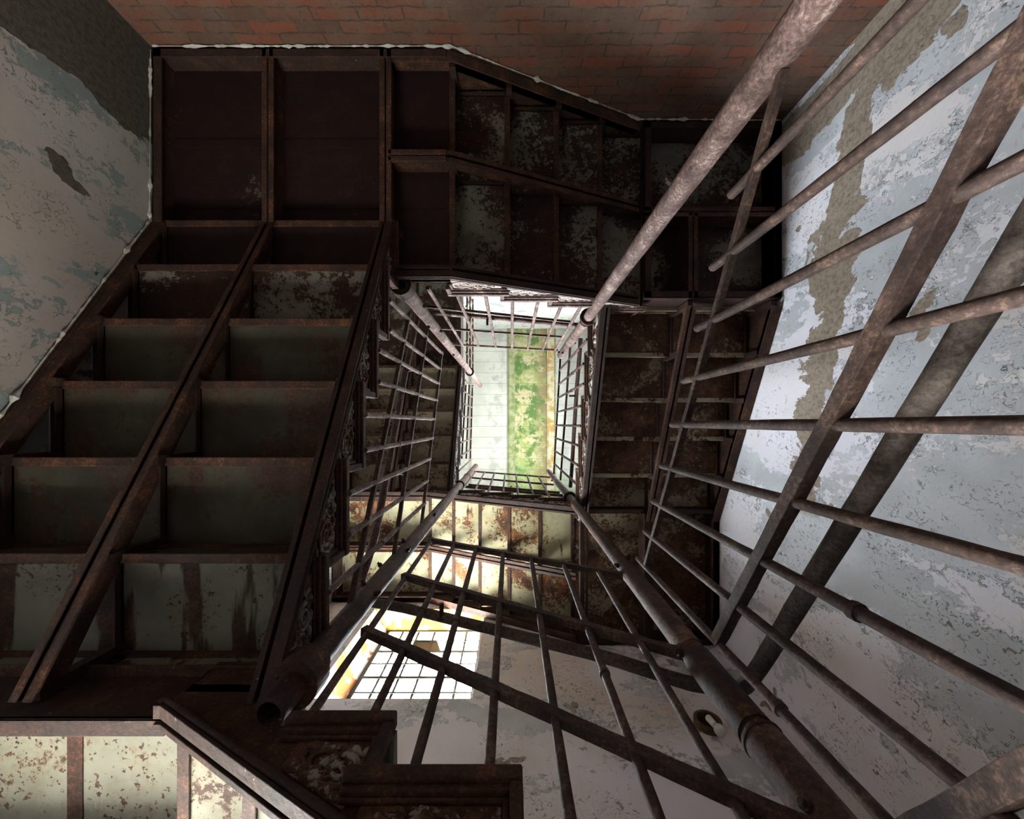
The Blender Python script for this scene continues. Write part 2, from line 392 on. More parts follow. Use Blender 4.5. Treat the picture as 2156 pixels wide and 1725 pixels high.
# steel beams across the ceiling
for xc, wd, mt_, lb in ((-.87, .10, 'ceiling', 'whitewashed ceiling beam nearest the west wall side of the opening'),
                       (.005, .16, 'beam', 'green mouldy ceiling beam running along the middle of the opening'),
                       (.89, .16, 'beam2', 'ochre stained ceiling beam on the right of the mossy bay')):
    m = MB(); m.box((xc - wd/2, YN, ZC - .02), (xc + wd/2, YS, ZC + .0)); m.box((xc - wd/2 + .03, YN, ZC - .035), (xc + wd/2 - .03, YS, ZC - .02))
    o = m.build('ceiling_beam', M[mt_], None, Vector((xc, 0, ZC + CZ))); o['label'] = lb; o['category'] = 'beam'; o['group'] = 'beams under the ceiling tiles'

def window(name, axis, plane, a0, a1, z0, z1, na, nz, frame=.03, boards=()):
    """steel window; axis x -> lies in plane Y=plane, axis y -> lies in plane X=plane"""
    P = (lambda a, d, z: (a, plane + d, z)) if axis == 'x' else (lambda a, d, z: (plane + d, a, z))
    org = Vector(P((a0 + a1) / 2, 0, z0)); root = thing(name, '', 'window', org)
    del root['label']; del root['category']; struct(root)
    m = MB()
    for (b0, b1, c0, c1) in ((a0 - .01, a0 + frame, z0, z1), (a1 - frame, a1 + .01, z0, z1), (a0, a1, z0 - .01, z0 + frame), (a0, a1, z1 - frame, z1 + .01)):
        m.box(P(b0, -.02, c0), P(b1, .03, c1))
    m.build('window_frame', M['winframe'], root)
    m = MB()
    az = [a0 + (a1 - a0) * i / na for i in range(1, na)]; zz = [z0 + (z1 - z0) * i / nz for i in range(1, nz)]
    for a in az: m.box(P(a - .010, -.012, z0), P(a + .010, .02, z1))
    for i, z in enumerate(zz):
        h = .017 if i % 2 == 0 else .009
        m.box(P(a0, -.018, z - h), P(a1, .018, z + h))
    m.build('glazing_bars', M['winframe'], root)
    m = MB(); m.box(P(a0, .004, z0), P(a1, .008, z1)); m.build('panes', M['glass'], root)
    for (i, j, mt_, part_) in boards:
        A0 = a0 + (a1 - a0) * i / na; A1 = a0 + (a1 - a0) * (i + 1) / na; C0 = z0 + (z1 - z0) * j / nz; C1 = z0 + (z1 - z0) * (j + 1) / nz
        m = MB()
        if part_: m.prism([P(A0, -.006, C0), P(A0, -.006, C1), P(A1 - .12, -.006, C1), P(A0 + .10, -.006, C0 + .09), P(A1 - .04, -.006, C0)],
                          [P(A0, .0, C0), P(A0, .0, C1), P(A1 - .12, .0, C1), P(A0 + .10, .0, C0 + .09), P(A1 - .04, .0, C0)])
        else: m.box(P(A0 + .005, -.006, C0 + .005), P(A1 - .005, 0, C1 - .005))
        o = m.build('board_pane', mt_, root); o['label'] = 'opaque tan pane' if not part_ else 'broken grimy pane'
    return root
window('window_1', 'x', 2.30, -1.36, -.31, 2.84, 4.20, 6, 7, boards=((2, 5, M['board'], False), (3, 5, M['board'], True)))
# splayed reveals and lintel of the south window
m = MB(); m.prism([(-1.50, YS + .001, 2.82), (-1.36, 2.30, 2.82), (-1.36, 2.39, 2.82), (-1.50, 2.39, 2.82)], [(-1.50, YS + .001, 4.21), (-1.36, 2.30, 4.21), (-1.36, 2.39, 4.21), (-1.50, 2.39, 4.21)])
struct(m.build('trim_1', M['reveal']))
m = MB(); m.box((-1.50, YS + .003, 4.19), (-.285, 2.29, 4.22)); struct(m.build('trim_2', M['lintel']))
m = MB(); m.prism([(-1.50, YS + .002, 2.80), (-1.50, 2.3, 2.80), (-1.50, 2.3, 2.86), (-1.50, YS + .002, 2.825)], [(-.285, YS + .002, 2.80), (-.285, 2.3, 2.80), (-.285, 2.3, 2.86), (-.285, YS + .002, 2.825)])
struct(m.build('trim_3', M['concrete']))
window('window_2', 'x', 2.30, -1.46, -.31, -.35, .93, 6, 6)
window('window_3', 'x', 2.30, -1.2, 1.2, 6.35, 7.15, 8, 4)
window('window_4_added', 'y', 2.20, -1.2, 1.2, 6.35, 7.15, 8, 4)  # unseen window, added for light on the ceiling

# ------------------------------------------------------------------ stairs
def frame_of(side):      # map (s along ascent, t away from the well, z)
    return {'W': lambda s, t, z: Vector((-t, -s, z)), 'N': lambda s, t, z: Vector((s, -t, z)),
            'E': lambda s, t, z: Vector((t, s, z)), 'S': lambda s, t, z: Vector((-s, t, z))}[side]
WELL = {'W': .69, 'N': .855, 'E': .65, 'S': .79}
MID = {'W': 1.385, 'N': 1.53, 'E': 1.275, 'S': 1.42}
WALL = {'W': 2.045, 'N': 2.145, 'E': 1.915, 'S': 2.035}
def scroll(m, P, tf, sa, sb, za, zc, zt):
    """raised foliage scroll on the well face: spirals that shrink towards the narrow end, a stem and leaves"""
    ref = tuple(P(0, 1, 0) - P(0, 0, 0)); L = sb - sa
    lo = lambda q: za + (zc - za) * (q - sa) / L
    for f, sg in ((.22, 1), (.58, -1)):
        cs = sa + L * f; R = max(.012, (zt - lo(cs)) * .40); cz = lo(cs) + (zt - lo(cs)) * .48
        pts, rs = [], []
        for i in range(30):
            a = i / 29; th = sg * a * 3.9 * math.pi + (2.2 if sg > 0 else .6); r = R * (1 - a * .84)
            pts.append(P(cs + r * math.cos(th) * 1.2, tf, cz + r * math.sin(th))); rs.append(max(.003, R * .17 * (1 - .35 * a)))
        m.tube(pts, .008, 7, 0, rs=rs, ref=ref)
    pts = []
    for i in range(18):
        a = i / 17; q = sa + L * (.06 + .86 * a)
        pts.append(P(q, tf, lo(q) + (zt - lo(q)) * (.30 + .22 * math.sin(a * 7))))
    m.tube(pts, .006, 7, 0, ref=ref)
    for k in range(9):
        f = .06 + .10 * k; q = sa + L * f; hgt = zt - lo(q); z = lo(q) + hgt * (.80 if k % 2 else .16); e = min(.03, hgt * .34); t = 1 if k % 2 else -1
        m.tube([P(q - e, tf, z - t * e * .5), P(q - e * .3, tf, z + t * e * .15), P(q + e * .3, tf, z + t * e * .25), P(q + e, tf, z)], .01, 6, 0, rs=[.001, e * .32, e * .30, .001], ref=ref)

def flight(side, label, risers, ztop, bot, mats, angle=None, smat=None, pmat=None, strings=('well', 'mid', 'wall'), fine=True, bend=(0, 0), orn_max=99):
    """risers: list of (s, z_bottom), each rising to the next one's z_bottom; ztop the last top.
       bot: ((s0,z0),(s1,z1)) underside line of the strings. bend: flat lengths at both ends"""
    P = frame_of(side); tw, tm, tl = WELL[side], MID[side], WALL[side]
    (s0, z0), (s1, z1) = bot
    root = thing('stair_flight', label, 'stairs', P(s0, tw, z0), 'rusted iron stair flights around the well')
    tops = [r[1] for r in risers[1:]] + [ztop]
    zb = lambda s: z0 + (z1 - z0) * (s - s0) / (s1 - s0)
    def ztread(s):
        z = risers[0][1]
        for (rs, _), tp in zip(risers, tops):
            if s >= rs - .03: z = tp
        return z
    n = len(risers)
    # treads and risers
    for k in range(n):
        sk, zk = risers[k]; zt = tops[k]
        mt_ = mats[k % len(mats)]
        if k < n - 1:
            m = MB(); m.box(P(sk - .03, tw + .012, zt - .014), P(risers[k+1][0] + .01, tl, zt))
            m.box(P(sk - .032, tw + .012, zt - .03), P(sk - .022, tl, zt))
            m.build('tread', mt_, root)
        m = MB(); m.box(P(sk, tw + .012, zk - .02), P(sk + .008, tl, zt - .012))
        o = m.build('riser', mt_, root)
        a = MB(); a.box(P(sk - .002, tw + .03, zk - .024), P(sk + .034, tl, zk - .015)); a.box(P(sk + .008, tw + .03, zt - .05), P(sk + .014, tl, zt - .014))
        a.build('angle_iron', angle or M['rust'], o, bevel=.003)
    # ---- well string: face plate, moulded tread ends, ornaments
    def steppoly(t, top_off):
        pts = [P(s0, t, zb(s0)), P(s1, t, zb(s1))]
        last = min(risers[-1][0] + .02, s1)
        pts += [P(s1, t, ztop - top_off)]
        for k in range(n - 1, -1, -1):
            sk, zk = risers[k]; sk = min(sk, s1 - .002)
            pts += [P(sk, t, tops[k] - top_off), P(sk, t, max(zk - top_off, zb(sk) + .01))]
        if s0 < risers[0][0] - .01: pts += [P(s0, t, max(risers[0][1] - top_off, zb(s0) + .01))]
        return pts
    if 'well' in strings:
        m = MB(); m.prism(steppoly(tw, .001), steppoly(tw + .010, .001))
        st = m.build('well_string', smat or (M['rust_dark'] if not fine else M['rust']), root)
        fl = MB()
        for (ta, tb) in ((-.016, .022), (.036, .054)):
            fl.prism([P(s0 - bend[0], tw + ta, z0 - .004), P(s0, tw + ta, z0 - .004), P(s1, tw + ta, z1 - .004), P(s1 + bend[1], tw + ta, z1 - .004), P(s1 + bend[1], tw + ta, z1 + .006), P(s1, tw + ta, z1 + .006), P(s0, tw + ta, z0 + .006), P(s0 - bend[0], tw + ta, z0 + .006)],
                     [P(s0 - bend[0], tw + tb, z0 - .004), P(s0, tw + tb, z0 - .004), P(s1, tw + tb, z1 - .004), P(s1 + bend[1], tw + tb, z1 - .004), P(s1 + bend[1], tw + tb, z1 + .006), P(s1, tw + tb, z1 + .006), P(s0, tw + tb, z0 + .006), P(s0 - bend[0], tw + tb, z0 + .006)])
        for ta in (.016, .036):
            fl.prism([P(s0, tw + ta, z0), P(s1, tw + ta, z1), P(s1, tw + ta, z1 + .09), P(s0, tw + ta, z0 + .09)],
                     [P(s0, tw + ta + .006, z0), P(s1, tw + ta + .006, z1), P(s1, tw + ta + .006, z1 + .09), P(s0, tw + ta + .006, z0 + .09)])
        # cover bead over the string's lower edge
        fl.tube([P(s0 - bend[0], tw - .012, z0 + .02), P(s0, tw - .012, z0 + .02), P(s1, tw - .012, z1 + .02), P(s1 + bend[1], tw - .012, z1 + .02)], .010, 8, 0)
        fl.build('bottom_flange', M['rust_dark'], st, bevel=.002)
        for k in range(n):
            sk, zk = risers[k]; zt = tops[k]
            if sk > orn_max: continue
            se = min(orn_max, risers[k+1][0] + .03) if k < n - 1 else min(s1 + .02, sk + .30)
            m = MB()
            m.box(P(sk - .032, tw - .040, zt - .030), P(se, tw + .002, zt + .004))
            m.box(P(sk - .028, tw - .028, zt - .046), P(se, tw, zt - .030))
            m.box(P(sk - .024, tw - .016, zt - .056), P(se, tw, zt - .046))
            zl = zk + .003
            m.box(P(sk - .032, tw - .036, zl), P(sk - .004, tw, zt - .030))
            m.box(P(sk - .004, tw - .020, zl - .03), P(sk + .010, tw, zt - .056))
            o = m.build('tread_end_moulding', smat or (M['rust'] if fine else M['rust_dark']), root, bevel=.005)
            if k < n - 1 or fine:
                sa, sb = sk + .012, se - .05
                za, zc = min(zb(sa) + .045, zt - .07), min(zb(sb) + .045, zt - .062)
                m = MB(); m.prism([P(sa, tw - .006, za), P(sb, tw - .006, zc), P(sb, tw - .006, zt - .056), P(sa, tw - .006, zt - .056)],
                                  [P(sa, tw, za), P(sb, tw, zc), P(sb, tw, zt - .056), P(sa, tw, zt - .056)])
                pn = m.build('ornament_panel', pmat or M['panel'], root, bevel=.003)
                m = MB(); scroll(m, P, tw - .009, sa + .01, sb - .02, za, zc, zt - .06)
                m.build('scroll_relief', pmat or M['scroll'], pn, smooth=True)
    # ---- carriages: middle and wall strings with saw-tooth supports
    def carriage(nm, t, wall):
        m = MB()
        if wall and side != 'W':
            m.prism(steppoly(t - .034, .03), steppoly(t - .028, .03))
        sides = ((-.034, -.007), (.007, .034)) if not wall else ((-.07, -.03), (-.028, .0))
        for (ta, tb) in sides:
            m.prism([P(s0 - bend[0], t + ta, z0), P(s0, t + ta, z0), P(s1, t + ta, z1), P(s1 + bend[1], t + ta, z1), P(s1 + bend[1], t + ta, z1 + .010), P(s1, t + ta, z1 + .010), P(s0, t + ta, z0 + .010), P(s0 - bend[0], t + ta, z0 + .010)],
                    [P(s0 - bend[0], t + tb, z0), P(s0, t + tb, z0), P(s1, t + tb, z1), P(s1 + bend[1], t + tb, z1), P(s1 + bend[1], t + tb, z1 + .010), P(s1, t + tb, z1 + .010), P(s0, t + tb, z0 + .010), P(s0 - bend[0], t + tb, z0 + .010)])
        for ta in ((-.011, .007) if not wall else (-.034, -.010)):
            m.prism([P(s0 - bend[0], t + ta, z0), P(s0, t + ta, z0), P(s1, t + ta, z1), P(s1 + bend[1], t + ta, z1), P(s1 + bend[1], t + ta, z1 + .1), P(s1, t + ta, z1 + .1), P(s0, t + ta, z0 + .1), P(s0 - bend[0], t + ta, z0 + .1)],
                    [P(s0 - bend[0], t + ta + .005, z0), P(s0, t + ta + .005, z0), P(s1, t + ta + .005, z1), P(s1 + bend[1], t + ta + .005, z1), P(s1 + bend[1], t + ta + .005, z1 + .1), P(s1, t + ta + .005, z1 + .1), P(s0, t + ta + .005, z0 + .1), P(s0 - bend[0], t + ta + .005, z0 + .1)])
        o = m.build(nm, M['rust'], root, bevel=.003)
        for k in range(n):
            sk, zk = risers[k]; zt = tops[k]
            q = MB(); d = -.05 if wall else 0
            q.box(P(sk + .010, t + d - .018, zb(sk) + .05), P(sk + .045, t + d + .018, zt - .014))
            if k < n - 1:
                q.box(P(sk + .010, t + d - .014, zt - .045), P(risers[k+1][0], t + d - .006, zt - .016))
                q.box(P(sk + .010, t + d - .014, zt - .022), P(risers[k+1][0], t + d + .014, zt - .016))
            for zz in (zk + .03, zt - .07):
                q.box(P(sk + .009, t + d - .055, zz), P(sk + .016, t + d - .015, zz + .035))
            q.build('step_bracket', M['rust_dark'], o)
    if 'mid' in strings: carriage('middle_string', tm, False)
    if 'wall' in strings: carriage('wall_string', tl, True)
    return root, ztread

def landing(label, x0, x1, y0, y1, ztop, zbot, mat, xbeams=(), ybeams=(), seams=None, edges=(), ell=None, lap=None):
    root = thing('stair_landing', label, 'landing', ((x0 + x1) / 2, (y0 + y1) / 2, zbot), 'rusted iron corner landings')
    m = MB(); m.box((x0, y0, ztop - .014), (x1, y1, ztop)); m.build('floor_plate', mat, root)
    if ell: m = MB(); m.box((ell[0], ell[2], ztop - .014), (ell[1], ell[3], ztop)); m.build('floor_plate', mat, root)
    # thin plate laps on the underside
    m = MB()
    for kind, v in (seams or ()):
        if kind == 'x': m.box((x0 + .02, v, ztop - .018), (x1 - .02, v + .05, ztop - .014))
        else: m.box((v, y0 + .02, ztop - .018), (v + .05, y1 - .02, ztop - .014))
    if m.v: m.build('plate_lap', lap or mat, root)
    def beam(a, b, horiz, c):
        m = MB(); w_ = .034; g = .007
        for (p, q) in ((-w_, -g), (g, w_)):
            if horiz: m.box((a, c + p, zbot), (b, c + q, zbot + .010)); m.box((a, c + (p if p > 0 else q) - .003, zbot), (b, c + (p if p > 0 else q) + .003, ztop - .014))
            else: m.box((c + p, a, zbot), (c + q, b, zbot + .010)); m.box((c + (p if p > 0 else q) - .003, a, zbot), (c + (p if p > 0 else q) + .003, b, ztop - .014))
        m.build('floor_beam', M['rust'], root, bevel=.003)
    for (c, a, b) in xbeams: beam(a, b, True, c)
    for (c, a, b) in ybeams: beam(a, b, False, c)
    for e in edges:       # angle irons along the walls or the well
        m = MB()
        if e == 'n': m.box((x0, y0, zbot), (x1, y0 + .05, zbot + .01)); m.box((x0, y0, zbot), (x1, y0 + .008, ztop - .014))
        if e == 's': m.box((x0, y1 - .05, zbot), (x1, y1, zbot + .01)); m.box((x0, y1 - .008, zbot), (x1, y1, ztop - .014))
        if e == 'w': m.box((x0, y0, zbot), (x0 + .05, y1, zbot + .01)); m.box((x0, y0, zbot), (x0 + .008, y1, ztop - .014))
        if e == 'e': m.box((x1 - .05, y0, zbot), (x1, y1, zbot + .01)); m.box((x1 - .008, y0, zbot), (x1, y1, ztop - .014))
        m.build('edge_angle', M['rust_dark'], root, bevel=.002)
    return root

SB = M['soffit_brown']
SR, SG, SM, SCR, SWH = M['soffit_red'], M['soffit_shaded'], M['soffit_mix'], M['soffit_cream'], M['soffit_white']
# lower revolution (mostly below the frame) and the flight at the bottom of the photo
f_e0, z_e0 = flight('E', 'lowest rusted flight along the east wall, below the long sloping rails', [(-.889 + .325 * k, -.63 + .165 * k) for k in range(6)], .36, ((-.83, -.86), (.80, .17)), [SM], fine=False)
f_s0, z_s0 = flight('S', 'rusted flight at the bottom with two big scrolled step ends below the open post', [(-.643, .36), (-.318, .52), (.007, .68), (.33, .837), (.655, .995), (.96, 1.153)], 1.25, ((-.62, .23), (.965, 1.048)), [SWH], bend=(0, .02), orn_max=.575)
m = MB(); m.box((-.97, .79, 1.12), (-.66, .80, 1.262)); m.build('fascia_plate', M['rust'], f_s0)
f_w1, z_w1 = flight('W', 'dark rusted flight filling the left side, seen from below beside the plaster wall', [(-.815, 1.25), (-.49, 1.36), (-.166, 1.53), (.157, 1.70), (.48, 1.87), (.815, 2.04), (1.14, 2.21)], 2.31, ((-.785, 1.07), (1.15, 2.16)), [M['soffit_lit'], SG, SG, SG, SM, SR, SR])
f_n1, z_n1 = flight('N', 'dark flight under the brick wall with flaking scrolled step ends facing the skylit gap', [(-.37, 2.31), (-.04, 2.43), (.285, 2.545), (.60, 2.66), (.94, 2.78)], 2.90, ((-.34, 2.17), (.90, 2.68)), [SM, SM, SM, SM, SR], smat=M['rust_pale'], pmat=M['panel_pale'], bend=(.35, 0))
f_e1, z_e1 = flight('E', 'rusted flight right of the gap, pale ledges under its steps', [(-.889, 2.90), (-.564, 3.04), (-.215, 3.18), (.112, 3.32), (.45, 3.46), (.775, 3.60)], 3.74, ((-.83, 2.68), (.90, 3.49)), [SB, SB, SB, SB, SB, SB], angle=M['ledge'], bend=(0, 1.1))
f_s1, z_s1 = flight('S', 'cream flight with orange rust stains above the barred window', [(-.62, 3.74), (-.31, 3.89), (.005, 4.04), (.325, 4.19), (.635, 4.33), (.93, 4.47)], 4.60, ((-.60, 3.53), (.95, 4.33)), [SCR], bend=(0, 1.05))
f_w2, z_w2 = flight('W', 'grey brown top flight seen through the thin barred guard left of the gap', [(-.83, 4.60), (-.50, 4.75), (-.153, 4.9), (.164, 5.05), (.48, 5.2), (.79, 5.35)], 5.5, ((-.80, 4.35), (.80, 5.22)), [M['soffit_tan']], fine=False)

landing('lowest corner landing in the north-east, under the brick wall', .94, 1.91, -2.14, -.889, -.63, -.84, SM, edges='ne')
landing('low corner landing in the south-east under the lamp', .643, 1.91, .80, 2.03, .36, .17, SM, edges='se')
landing('pale cream painted landing in the bottom left corner', -2.04, -.96, .815, 2.03, 1.25, 1.05, SWH, xbeams=[(1.42, -2.04, -.96)], seams=[('y', -1.44)], edges='nsw', lap=M['rust'])
landing('almost black landing in the top left corner', -2.04, -.37, -2.14, -1.14, 2.31, 2.16, SR, xbeams=[(-1.53, -.70, -.37)], ybeams=[(-1.385, -2.14, -1.14), (-.715, -2.14, -.87)], seams=[('x', -1.35), ('x', -1.72)], edges='nw', ell=(-.70, -.37, -1.14, -.86))
landing('dark mottled landing beside the thick sloping post in the north-east', .94, 1.91, -2.14, -.889, 2.90, 2.68, SM, xbeams=[(-1.50, .94, 1.91)], ybeams=[(1.285, -1.5, -.89)], seams=[('y', 1.55)], edges='neswe')
landing('brown landing above the round lamp, half hidden by the thick dark post', .60, 1.91, .775, 2.03, 3.74, 3.49, SB, xbeams=[], ybeams=[(1.26, .79, 2.03)], seams=[('x', 1.15), ('x', 1.55)], edges='sen')
landing('rust streaked landing left of the window top', -2.04, -.93, .83, 2.03, 4.60, 4.33, SCR, xbeams=[(1.43, -2.04, -.93)], ybeams=[], seams=[('y', -1.55)], edges='swn')
landing('topmost dark landing behind the hollow post', -2.04, -.69, -2.14, -.79, 5.50, 5.22, SM, xbeams=[], ybeams=[(-1.34, -2.14, -.79)], seams=[('x', -1.5)], edges='nwe')

# ------------------------------------------------------------------ newel posts
PN = {'NE': (.60, -.83), 'SE': (.60, .755), 'SW': (-.635, .76), 'NW': (-.645, -.815)}
def ring(m, c, z, r, h=.02, n=28):
    m.pipe(c, z, z + h, r, .035, n, .03)
def post(key, label, z0, z1, r, mat, sleeves=(), flanges=(), clamps=(), caps=()):
    c = PN[key]; root = thing('newel_post', label, 'post', (c[0], c[1], z0), 'tall iron pipe posts at the corners of the well')
    m = MB(); m.pipe(c, z0, z1, r, r * .72, 30, .03); m.build('pipe', mat, root, smooth=True)
    for (a, b, rr, mt_) in sleeves:
        m = MB(); m.pipe(c, a, b, rr, r * .8, 30, .04); m.build('sleeve', mt_, root, smooth=True)
    for (z, rr, h, mt_) in flanges:
        m = MB(); m.pipe(c, z, z + h, rr, r * .9, 30, .03); m.build('flange', mt_, root, bevel=.003)
    for (z, ang) in clamps:
        m = MB(); d = Vector((math.cos(ang), math.sin(ang), 0)); p = Vector((c[0], c[1], z)) + d * (r - .005)
        m.tube([p, p + d * .022], .012, 8, .1); m.tube([p + d * .018, p + d * .032], .007, 6, 0); m.build('lug', M['rust_dark'], root)
    return root
PA, RP = M['rust_pale'], M['rust_pipe']
post('NE', 'thick pale rusted pipe post running in from the top edge, ending in the gap', ZF, 4.60, .040, PA, sleeves=[(3.56, 4.60, .043, PA), (3.05, 3.07, .045, M['rust'])], flanges=[(2.93, .066, .03, M['rust'])], clamps=[(4.2, 2.2), (1.35, 3.9), (3.9, 0), (4.35, 3.0)])
post('SE', 'thick dark brown post running out through the bottom right', ZF, 6.0, .040, M['rust'], sleeves=[(ZF, .90, .047, M['rust_pipe']), (.93, 1.22, .0455, M['rust']), (1.26, 1.98, .0435, M['rust_pipe']), (4.7, 6.0, .042, M['rust_pipe'])], flanges=[(3.86, .066, .04, M['rust']), (.898, .050, .014, M['rust_dark'])], clamps=[(1.24, 3.3), (1.32, 2.6), (1.98, 3.5), (2.02, 5.2), (1.35, 5.4), (.72, 3.8), (5.1, 3.1)])
post('SW', 'open ended dark rusted post at the lower left, beside the barred window', .995, 6.85, .043, M['rust'], sleeves=[(2.55, 4.68, .0405 + .0035, RP)], flanges=[(1.10, .074, .08, M['rust']), (1.18, .060, .035, M['rust']), (4.68, .064, .035, M['rust_dark']), (5.45, .050, .015, M['rust'])], clamps=[(1.66, 5.9), (1.70, 4.2), (2.2, 5.6), (2.3, 4.4), (3.0, 5.3), (1.95, 3.9)])
post('NW', 'open ended pale post left of centre, hanging below the black landing', 2.225, 8.05, .040, PA, sleeves=[(2.35, 2.80, .0445, PA), (2.80, 5.9, .0415, PA)], flanges=[(2.21, .064, .10, M['rust_dark']), (5.92, .068, .04, M['rust'])], clamps=[(3.25, .4), (3.0, 1.7), (2.6, .2), (4.2, 1.4)])

# ------------------------------------------------------------------ barred guards between the posts
def guard(label, axis, plane, bars, bals, base, w_, mat, rb=.0125, tip=.035, bmat=None):
    """axis 'x': plane X=plane, runs in Y; axis 'y': plane Y=plane, runs in X. bars = photo pixel end points, lowest first"""
    kw = (lambda p: U(p[0], p[1], X=plane)) if axis == 'x' else (lambda p: U(p[0], p[1], Y=plane))
    ci = 1 if axis == 'x' else 0
    B = []
    for a, b in bars:
        p, q = (kw(a), kw(b)) if not isinstance(a, Vector) else (a, b)
        if p[ci] > q[ci]: p, q = q, p
        B.append((p, q))
    mid = B[0][0].lerp(B[0][1], .5)
    root = thing('guard_railing', label, 'railing', mid, 'barred guard railings around the well')
    zat = lambda b, c: b[0].z + (b[1].z - b[0].z) * (c - b[0][ci]) / (b[1][ci] - b[0][ci])
    nrm = (1, 0, 0) if axis == 'x' else (0, 1, 0)
    for p, q in B:
        m = MB(); m.line(p, q, (w_[len(root.children)] if isinstance(w_, tuple) else w_) / 2, 4, .10, .045, square=True, ref=nrm)
        m.build('cross_bar', mat, root, bevel=.002)
    for c in bals:
        zt = zat(B[-1], c) + tip; zb_ = base(c)
        if zt - zb_ < .1: continue
        pt = (lambda z: (plane, c, z)) if axis == 'x' else (lambda z: (c, plane, z))
        m = MB(); m.line(pt(zb_ - .01), pt(zt), rb, 10, .07, .05)
        h = (zat(B[0], c) + zat(B[1], c)) / 2
        if random.random() < .15: m.tube([pt(h), pt(h + .016)], rb * 1.35, 10, .05)
        m.build('baluster', bmat or mat, root, smooth=True)
    return root
G_E0 = [((2400, 1509), (1640, 1908)), ((2290, -140), (1510, 1352)), ((1650, 145), (1360, 1190))]
guard('long sloping guard filling the right side in front of the east wall', 'x', .61, G_E0, [.61 * r for r in (-1.04, -.776, -.514, -.25, .003, .277, .543, .8, 1.06)], lambda c: z_e0(c), (.034, .031, .021), M['rust_bar'], tip=.105)
guard('guard across the barred window, rising to the open post at lower left', 'y', .765, [((766, 1327.6), (1700, 1748)), ((848.4, 1213), (1435.6, 1377)), ((904.5, 1137.6), (1312.6, 1213))], [.765 * r for r in (-.687, -.473, -.28, -.062, .15, .375, .59)], lambda c: z_s0(-c), .030, M['rust_bar'])
guard('guard hung in front of the dark left flight with pale lit balusters', 'x', -.65, [((862.4, 660.6), (736.5, 1277)), ((899, 696.7), (828.4, 1175)), ((930.6, 740.4), (887, 1108.6))], [.65 * r for r in (-1.02, -.775, -.558, -.318, -.064, .18, .43, .68, .92)], lambda c: z_w1(-c), .022, M['rust_bar'], bmat=M['rust_pale'])  # paler rust on the balusters paints in light from above
guard('guard under the scrolled step ends at the top of the gap', 'y', -.825, [((897, 645.5), (1207.6, 678.7)), ((927, 691.3), (1186.5, 710)), ((951.3, 725.4), (1174.4, 737.5))], [-.505, -.344, -.164, .01, .181, .35, .49], lambda c: z_n1(c), .018, M['rust_pale'])
guard('narrow slanting guard on the right edge of the mossy ceiling', 'x', .61, [((1222, 735), (1203, 985)), ((1200.9, 725.2), (1180, 1011)), ((1180, 750), (1166, 998))], [-.675, -.504, -.337, -.157, .017, .195, .376, .56], lambda c: z_e1(c), .022, M['rust'])
guard('small guard closing the near end of the mossy ceiling', 'y', .765, [((987, 1020.9), (1178.3, 1037.4)), ((990.4, 1006), (1166, 1020.9)), ((997.4, 993), (1166, 1006))], [.765 * r for r in (-.743, -.545, -.336, -.118, .10, .314, .525)], lambda c: z_s1(-c), .022, M['rust'])
guard('fine lattice guard left of the white ceiling bay', 'x', -.65, [((981, 811), (972.2, 966)), ((988, 811), (981.7, 966)), ((995, 811), (990.4, 966))], [-.62 + .172 * k for k in range(8)], lambda c: z_w2(-c), .022, M['rust'])
guard('level guard of the topmost landing left of the white north wall', 'x', -.65, [(Vector((-.65, -2.13, z)), Vector((-.65, -.85, z))) for z in (5.62, 6.02, 6.47)], [-2.04 + .168 * k for k in range(7)], lambda c: 5.5, .022, M['rust'], rb=.011)

# ------------------------------------------------------------------ pipe handrails behind the guards
def smooth_path(pts, r=.06, n=5):
    out = [Vector(pts[0])]
    for i in range(1, len(pts) - 1):
        a, b, c = Vector(pts[i-1]), Vector(pts[i]), Vector(pts[i+1])
        ra = min(r, (a - b).length * .45); rc = min(r, (c - b).length * .45)
        p = b + (a - b).normalized() * ra; q = b + (c - b).normalized() * rc
        for k in range(n + 1):
            t = k / n; out.append(p * (1-t)**2 + b * 2*t*(1-t) + q * t*t)
    out.append(Vector(pts[-1]))
    res = [out[0]]
    for a, b in zip(out, out[1:]):
        m = max(1, int((b - a).length / .06))
        for k in range(1, m + 1): res.append(a.lerp(b, k / m))
    return res
def handrail(label, pts, mat, rad, brackets):
    root = thing('handrail', label, 'handrail', pts[0], 'pipe handrails behind the guards')
    m = MB(); m.tube(smooth_path(pts, .09), rad, 14, .05); m.build('rail_pipe', mat, root, smooth=True)
    for a, b in brackets:
        m = MB(); m.line(a, b, .010, 8, .05); m.tube([Vector(a), Vector(a).lerp(Vector(b), .12)], .019, 8, 0); m.build('bracket', M['rust'], root)
    return root
handrail('thick handrail crossing behind the right hand guard and bending round the south-east post', [(.70, -.80, .195), (.70, .70, 1.08), (.70, .82, 1.16), (.62, .84, 1.22), (.575, .84, 1.2285), (.348, .84, 1.366), (-.512, .84, 1.745), (-.70, .84, 1.80), (-.765, .77, 1.86)][:8],
         M['rust_grey'], .022, [((.655, .84, 1.19), (.60, .79, 1.19)), ((-.3, .84, 1.64), (-.3, .775, 1.64))])
handrail('pale handrail behind the left guard, curling under at its lower end', [(-.735, .86, 1.83), (-.765, .80, 1.93), (-.76, .683, 2.07), (-.76, .518, 2.2), (-.76, -.387, 2.74), (-.745, -.86, 3.03)],
         M['rust_pale'], .022, [((-.76, -.387, 2.73), (-.66, -.387, 2.73)), ((-.76, .3, 2.32), (-.66, .3, 2.32))])
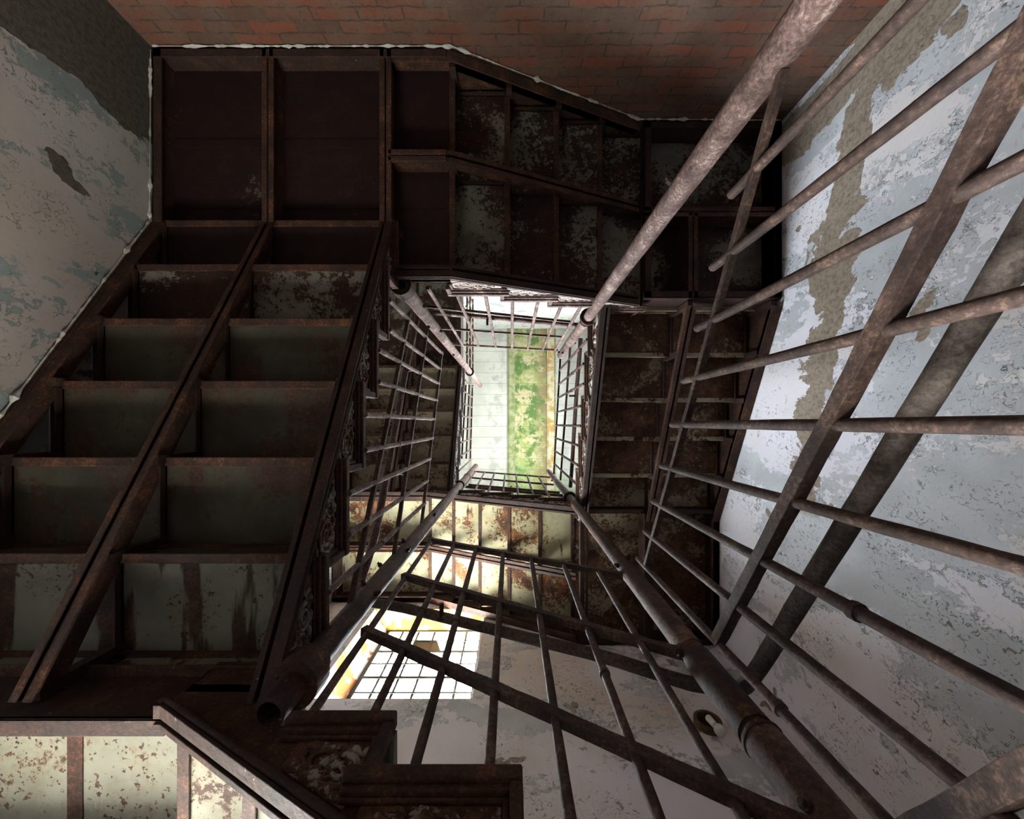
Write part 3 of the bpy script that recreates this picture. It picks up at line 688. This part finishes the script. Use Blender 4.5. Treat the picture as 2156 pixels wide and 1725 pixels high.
handrail('pale handrail close behind the top guard of the gap', [(-.70, -.90, 3.05), (-.62, -.90, 3.07), (-.224, -.90, 3.2), (.50, -.90, 3.43), (.62, -.90, 3.46)], M['rust_pale'], .020, [((-.2, -.90, 3.2), (-.2, -.83, 3.2))])
handrail('grey handrail along the slanting guard on the right of the gap', [(.70, -.86, 3.82), (.70, -.34, 4.06), (.70, .543, 4.39), (.70, .74, 4.48)], M['rust_bar'], .022, [((.70, -.3, 4.06), (.62, -.3, 4.06))])
handrail('brown handrail just above the small guard at the near end of the gap', [(.62, .84, 4.44), (.57, .84, 4.47), (-.458, .84, 5.0), (-.6, .84, 5.07)], M['rust'], .020, [((0, .84, 4.76), (0, .775, 4.76))])

# ------------------------------------------------------------------ wall lamp
c = Vector((1.33, YS, 2.57)); root = thing('wall_lamp', 'round rusty wall lamp with bare frosted bulb, low on the south wall', 'lamp', c)
m = MB()
def disc_ring(m, y0, y1, ro, ri, n=28):
    vs = []
    for (y, r) in ((y0, ro), (y1, ro), (y1, ri), (y0, ri)):
        vs += [(c.x + r * math.cos(2*math.pi*k/n), y, c.z + r * math.sin(2*math.pi*k/n)) for k in range(n)]
    m.add(vs, [(i*n + k, i*n + (k+1) % n, ((i+1) % 4)*n + (k+1) % n, ((i+1) % 4)*n + k) for i in range(4) for k in range(n)])
disc_ring(m, YS + .005, YS - .045, .088, .066); m.build('rim', M['moss_iron'], root, bevel=.004)
m = MB(); m.tube([(c.x, YS - .002, c.z), (c.x, YS - .012, c.z)], .07, 24, 0); m.build('back_plate', M['hard_dark'], root)
sd = Vector((-.03, -.24, -.97)).normalized(); p0 = Vector((c.x + .012, YS - .040, c.z + .01))
m = MB(); m.tube([p0, p0 + sd * .09], .02, 16, 0, rs=[.023, .019]); m.build('socket', M['porcelain'], root, smooth=True)
m = MB(); m.tube([(c.x + .005, YS - .012, c.z + .012), p0], .016, 12, 0); m.build('socket_arm', M['hard_dark'], root)
m = MB(); pb = p0 + sd * .09; pr = [(0, .014), (.012, .016), (.03, .026), (.045, .033), (.06, .035), (.075, .031), (.088, .018), (.093, .003)]
m.tube([pb + sd * a for a, r in pr], .03, 20, 0, rs=[r for a, r in pr]); m.build('bulb', M['bulb'], root, smooth=True)
